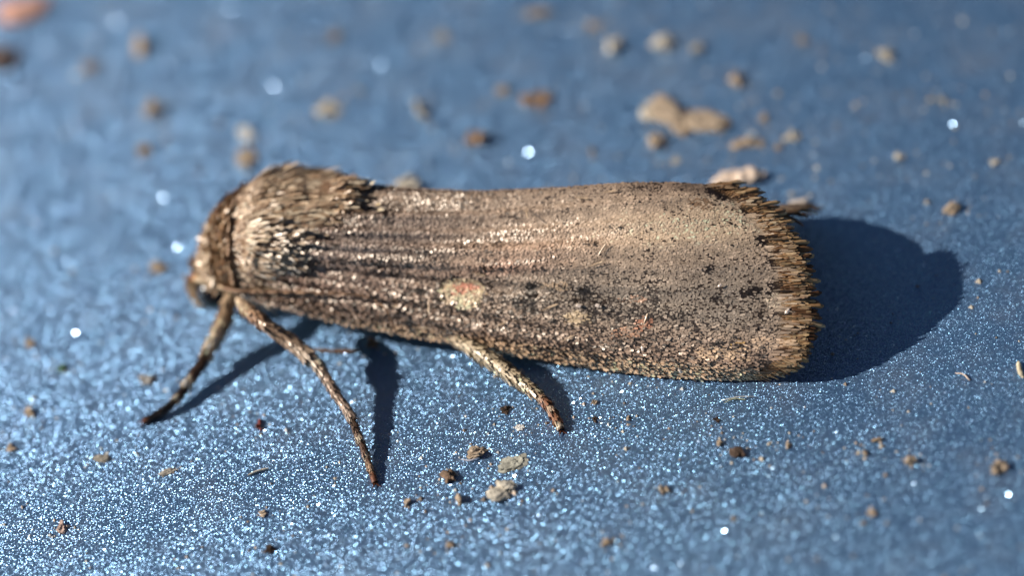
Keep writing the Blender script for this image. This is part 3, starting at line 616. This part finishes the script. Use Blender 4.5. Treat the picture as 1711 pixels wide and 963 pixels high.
grit('grit_crumb', 1246, 238, 26, 8, 9, TN, 'tan bar shaped crumb between the soil flake and the peach crumb', B1, -4)
grit('grit_crumb', 705, 182, 12, 10, 10, CRM * .8, 'dull cream round crumb behind the thorax', B1)
grit('grit_crumb', 548, 180, 22, 12, 9, CRM * .75, 'flat dull cream crumb behind the thorax', B1)
grit('grit_crumb', 256, 180, 13, 13, 13, TN * .85, 'dark tan crumb beyond the head of the moth', B1)
grit('grit_crumb', 236, 70, 20, 16, 11, TN * 1.05, 'wide tan crumb farthest beyond the head of the moth', B1)
grit('grit_crumb', 240, 250, 12, 12, 8, OCH, 'ochre yellow crumb beyond the head of the moth', B1)
grit('paint_chip', 411, 222, 17, 10, 7, WHT * .9, 'white chip lying behind the thorax of the moth', B1, -35)
grit('grit_crumb', 412, 260, 16, 14, 10, TN * .95, 'tan crumb beside the white chip behind the thorax', B1)
grit('grit_crumb', 683, 308, 16, 14, 14, CRM * .95, 'cream crumb half hidden by the wing beside the thorax tuft', B1)
grit('grit_crumb', 905, 20, 26, 9, 8, TN * .8, 'flat brown smear of soil at the far edge of the paint', B1)
grit('grit_crumb', 8, 95, 22, 24, 18, srgb(150, 118, 100), 'dusky brown lump far beyond the head of the moth', B1)
grit('petal_scrap', 40, 6, 52, 18, 16, PNK, 'salmon pink scrap far beyond the head of the moth', None, 4)
for x, y, r_, tone, where in [(1325, 228, 11, .85, 'past the tan bar shaped crumb'), (1505, 262, 8, .8, 'well past the wing fringe, alone on clean paint'), (1480, 88, 14, .6, 'far past the tan orange crumb'), (1575, 165, 8, .7, 'on the clean paint far past the wing fringe'),
                              (1660, 270, 8, .9, 'beyond the tip of the wing shadow'), (1130, 268, 8, .8, 'between the big soil flake and the wing'), (600, 150, 9, .6, 'beyond the flat dull cream crumb'), (740, 60, 10, .6, 'far beyond the dull cream round crumb'), (1165, 80, 11, .7, 'beside the duller cream crumb')]:
    grit('grit_speck', x, y, r_, r_ * .75, r_ * .6, CRM * tone, 'pale blurred grit speck ' + where, 'pale grit specks behind the moth')
for x, y, r_, tone, where in [(1592, 350, 15, .85, 'beyond the far end of the wing shadow'), (1340, 66, 9, 1.0, 'far beyond the tan orange crumb'), (990, 42, 9, .9, 'beyond the bright cream round crumb'), (1300, 245, 8, .8, 'at the end of the tan bar shaped crumb'),
                              (560, 60, 11, .75, 'far beyond the thorax'), (1275, 195, 8, .7, 'between the tan orange crumb and the tan bar'), (150, 110, 11, .7, 'between the dusky lump and the wide tan crumb')]:
    grit('grit_speck', x, y, r_, r_ * .75, r_ * .6, TN * tone, 'tan blurred grit speck ' + where, 'tan grit specks behind the moth')
# near and around the legs
grit('grit_crumb', 265, 446, 13, 9, 8, TN * .9, 'tan crumb beside the face of the moth', None)
grit('grit_speck', 105, 616, 6, 5, 5, GRN, 'green speck lying off the tip of the foreleg', None)
grit('grit_crumb', 752, 796, 15, 11, 12, BR * .85, 'dark brown knobbly crumb between the feet of the middle and hind legs', F1, 20)
grit('grit_crumb', 795, 758, 15, 8, 9, TN * .9, 'tan crumb with a ragged edge between middle and hind feet', F1)
grit('translucent_flake', 857, 774, 19, 9, 4, srgb(176, 172, 150), 'pale greyish flake in front of the hind foot', F1, 25)
grit('grit_crumb', 842, 816, 16, 12, 11, CRM * .85, 'cream pear shaped crumb in front of the pale greyish flake', F1)
grit('grit_crumb', 766, 837, 9, 8, 8, TN, 'small tan crumb beside the cream pear shaped crumb', F1)
grit('white_flake', 868, 715, 9, 5, 3, WHT, 'tiny white flake beside the hind foot', F1)
grit('grit_speck', 845, 686, 7, 5, 5, DRK * 1.3, 'dark brown speck beside the shin of the hind leg', F1)
grit('grit_crumb', 623, 573, 9, 7, 9, BR * .9, 'brown crumb in the shade under the wing edge', None)
grit('grit_speck', 433, 711, 4.5, 6, 5, RED, 'reddish speck between the foreleg and middle leg', F1)
grit('grit_speck', 243, 636, 11, 8, 5, GRY, 'grey smudge of dust behind the foreleg foot', None)
grit('grit_flake', 175, 766, 17, 7, 4, srgb(160, 150, 132), 'grey flake in front of the foreleg foot', F1, -5)
grit('grit_flake', 283, 788, 17, 5, 4, srgb(184, 172, 152), 'pale flake with a tail lying in front of the foreleg foot', F1, 10)
grit('grit_speck', 1237, 758, 9, 8, 8, DRK * 1.5, 'two lobed dark speck in front of the wing tip', F1, 40)
grit('grit_crumb', 1668, 782, 11, 9, 9, TN * .8, 'round dusky tan crumb apart in front of the wing shadow', F1)
grit('grit_speck', 105, 882, 8, 8, 6, srgb(196, 160, 140), 'pinkish pale speck off toward the lit side from the middle foot', F1)
for x, y, r_, tone, where in [(438, 858, 7, 1, 'between the pale splinter and the dark lone speck'), (680, 840, 6, 1, 'just past the tip of the middle foot'), (752, 910, 7, .9, 'in front of the small tan crumb'), (1202, 741, 7, .9, 'beside the two lobed dark speck'),
                              (1317, 745, 5, 1, 'past the two lobed dark speck toward the short splinter'), (1520, 770, 8, .8, 'between the short tan splinter and the round dusky crumb'), (1445, 755, 6, .7, 'in front of the short tan splinter'), (1455, 857, 8, 1, 'farthest in front of the wing shadow'),
                              (1013, 908, 8, .9, 'farthest in front of the hind foot'), (993, 672, 5, .8, 'just past the hind foot beside the wing edge'), (1050, 700, 4, 1, 'in front of the wing, between hind foot and pale hairs'), (1110, 818, 7, .8, 'between the hind foot and the two lobed dark speck'),
                              (20, 748, 9, 1, 'off beyond the grey flake'), (50, 572, 8, .9, 'beyond the green speck'), (50, 690, 8, .9, 'between the green speck and the grey flake')]:
    grit('grit_speck', x, y, r_, r_ * .75, r_ * .8, TN * tone, 'tiny tan grit speck ' + where, 'tan specks in front of the moth')
for x, y, r_, where in [(452, 916, 7, 'alone in front of the middle foot'), (1198, 702, 4, 'between the pale hairs and the two lobed dark speck'), (993, 701, 4, 'past the hind foot, darker than its neighbour')]:
    grit('grit_speck', x, y, r_, r_ * .8, r_ * .8, DRK, 'tiny dark grit speck ' + where, 'dark specks in front of the moth')
# fibres and splinters
def fibre(name, pts, rad, col, label, group=None, cat='fibre'):
    q = np.array([P(x, y, z) for x, y, z in pts]); c0 = q.mean(0) * [1, 1, 0]; p = curve(q - c0, 24)
    V, Q, *_ = tube(p, np.interp(np.linspace(0, 1, 24), [0, .2, .8, 1], [.5, 1, 1, .4]) * rad, 7)
    o = link(name, make_mesh(name, V, Q, np.tile(col, (len(V), 1)), True), MAT_GRIT, loc=c0); o['label'] = label; o['category'] = cat
    if group: o['group'] = group
fibre('dry_stalk', [(520, 584, .10), (560, 587, .09), (604, 586, .06)], .045, srgb(120, 84, 44), 'thin brown dry stalk behind the knee of the middle leg', cat='stalk')
fibre('pale_fibre', [(1206, 670, .03), (1232, 664, .08), (1262, 663, .03)], .014, WHT * .9, 'upper pale hair in front of the wing tip', 'pair of pale hairs')
fibre('pale_fibre', [(1210, 674, .03), (1226, 667, .06), (1246, 668, .03)], .014, srgb(190, 190, 150), 'lower pale hair in front of the wing tip', 'pair of pale hairs')
fibre('splinter', [(414, 795, .03), (430, 788, .05), (449, 783, .04)], .032, srgb(196, 186, 168), 'pale splinter between the foreleg foot and middle foot', cat='splinter')
fibre('pale_fibre', [(1596, 624, .03), (1610, 626, .06), (1620, 636, .03)], .02, srgb(214, 190, 170), 'bent pale fibre in front of the wing shadow')
fibre('dark_hair', [(470, 700, .02), (485, 684, .05), (503, 668, .03)], .008, srgb(50, 40, 36), 'fine dark hair between the foreleg and middle leg', cat='hair')
fibre('splinter', [(1456, 738, .03), (1466, 735, .05), (1477, 733, .03)], .04, TN * .9, 'short tan splinter in front of the wing shadow', cat='splinter')
fibre('pale_fibre', [(770, 768, .03), (785, 770, .05), (800, 766, .03)], .022, srgb(190, 190, 200), 'silvery sliver beside the ragged tan crumb between the feet')
fibre('pale_fibre', [(1702, 605, .03), (1704, 620, .1), (1710, 632, .03)], .07, srgb(206, 190, 160), 'thick cream fibre out past the wing shadow')

# fine dust
n = 1500; x = rng.uniform(-60, 1780, n); y = rng.uniform(-60, 1020, n); keep = rng.random(n) < np.where(y < 330, .9, .45); x, y = x[keep], y[keep]
crumbs = [proj(np.array(o.location) / MM) for o in scene.objects if 'grit' in o.name or 'flake' in o.name]      # drifts of fines round the crumbs
for cx, cy in crumbs:
    k = rng.integers(4, 16); x = np.r_[x, cx + rng.normal(0, 26, k)]; y = np.r_[y, cy + rng.normal(0, 15, k)]
n = len(x)
ctr = P(x, y, 0); sz = np.exp(rng.normal(-3.35, .45, n)); V = []; Q = []
oc = np.array([(1, 0, 0), (0, 1, 0), (-1, 0, 0), (0, -1, 0), (0, 0, 1.0)]); tri = np.array([[0, 1, 4], [1, 2, 4], [2, 3, 4], [3, 0, 4]])
V = (oc[None] * (sz[:, None, None] * rng.uniform(.6, 1.4, (n, 5, 1))) * np.array([1, 1, .7])).reshape(-1, 3) + np.repeat(ctr, 5, 0) + [0, 0, .002]
Q = (np.arange(n)[:, None, None] * 5 + tri).reshape(-1, 3)
dc = np.repeat(pick([(200, 190, 172), (176, 164, 146), (214, 212, 206), (140, 126, 112), (196, 176, 156)], n), 5, 0)
dust = link('dust', make_mesh('dust', V, Q, dc), MAT_GRIT, kind='stuff'); dust['label'] = 'fine pale dust scattered over the blue paint'; dust['category'] = 'dust'
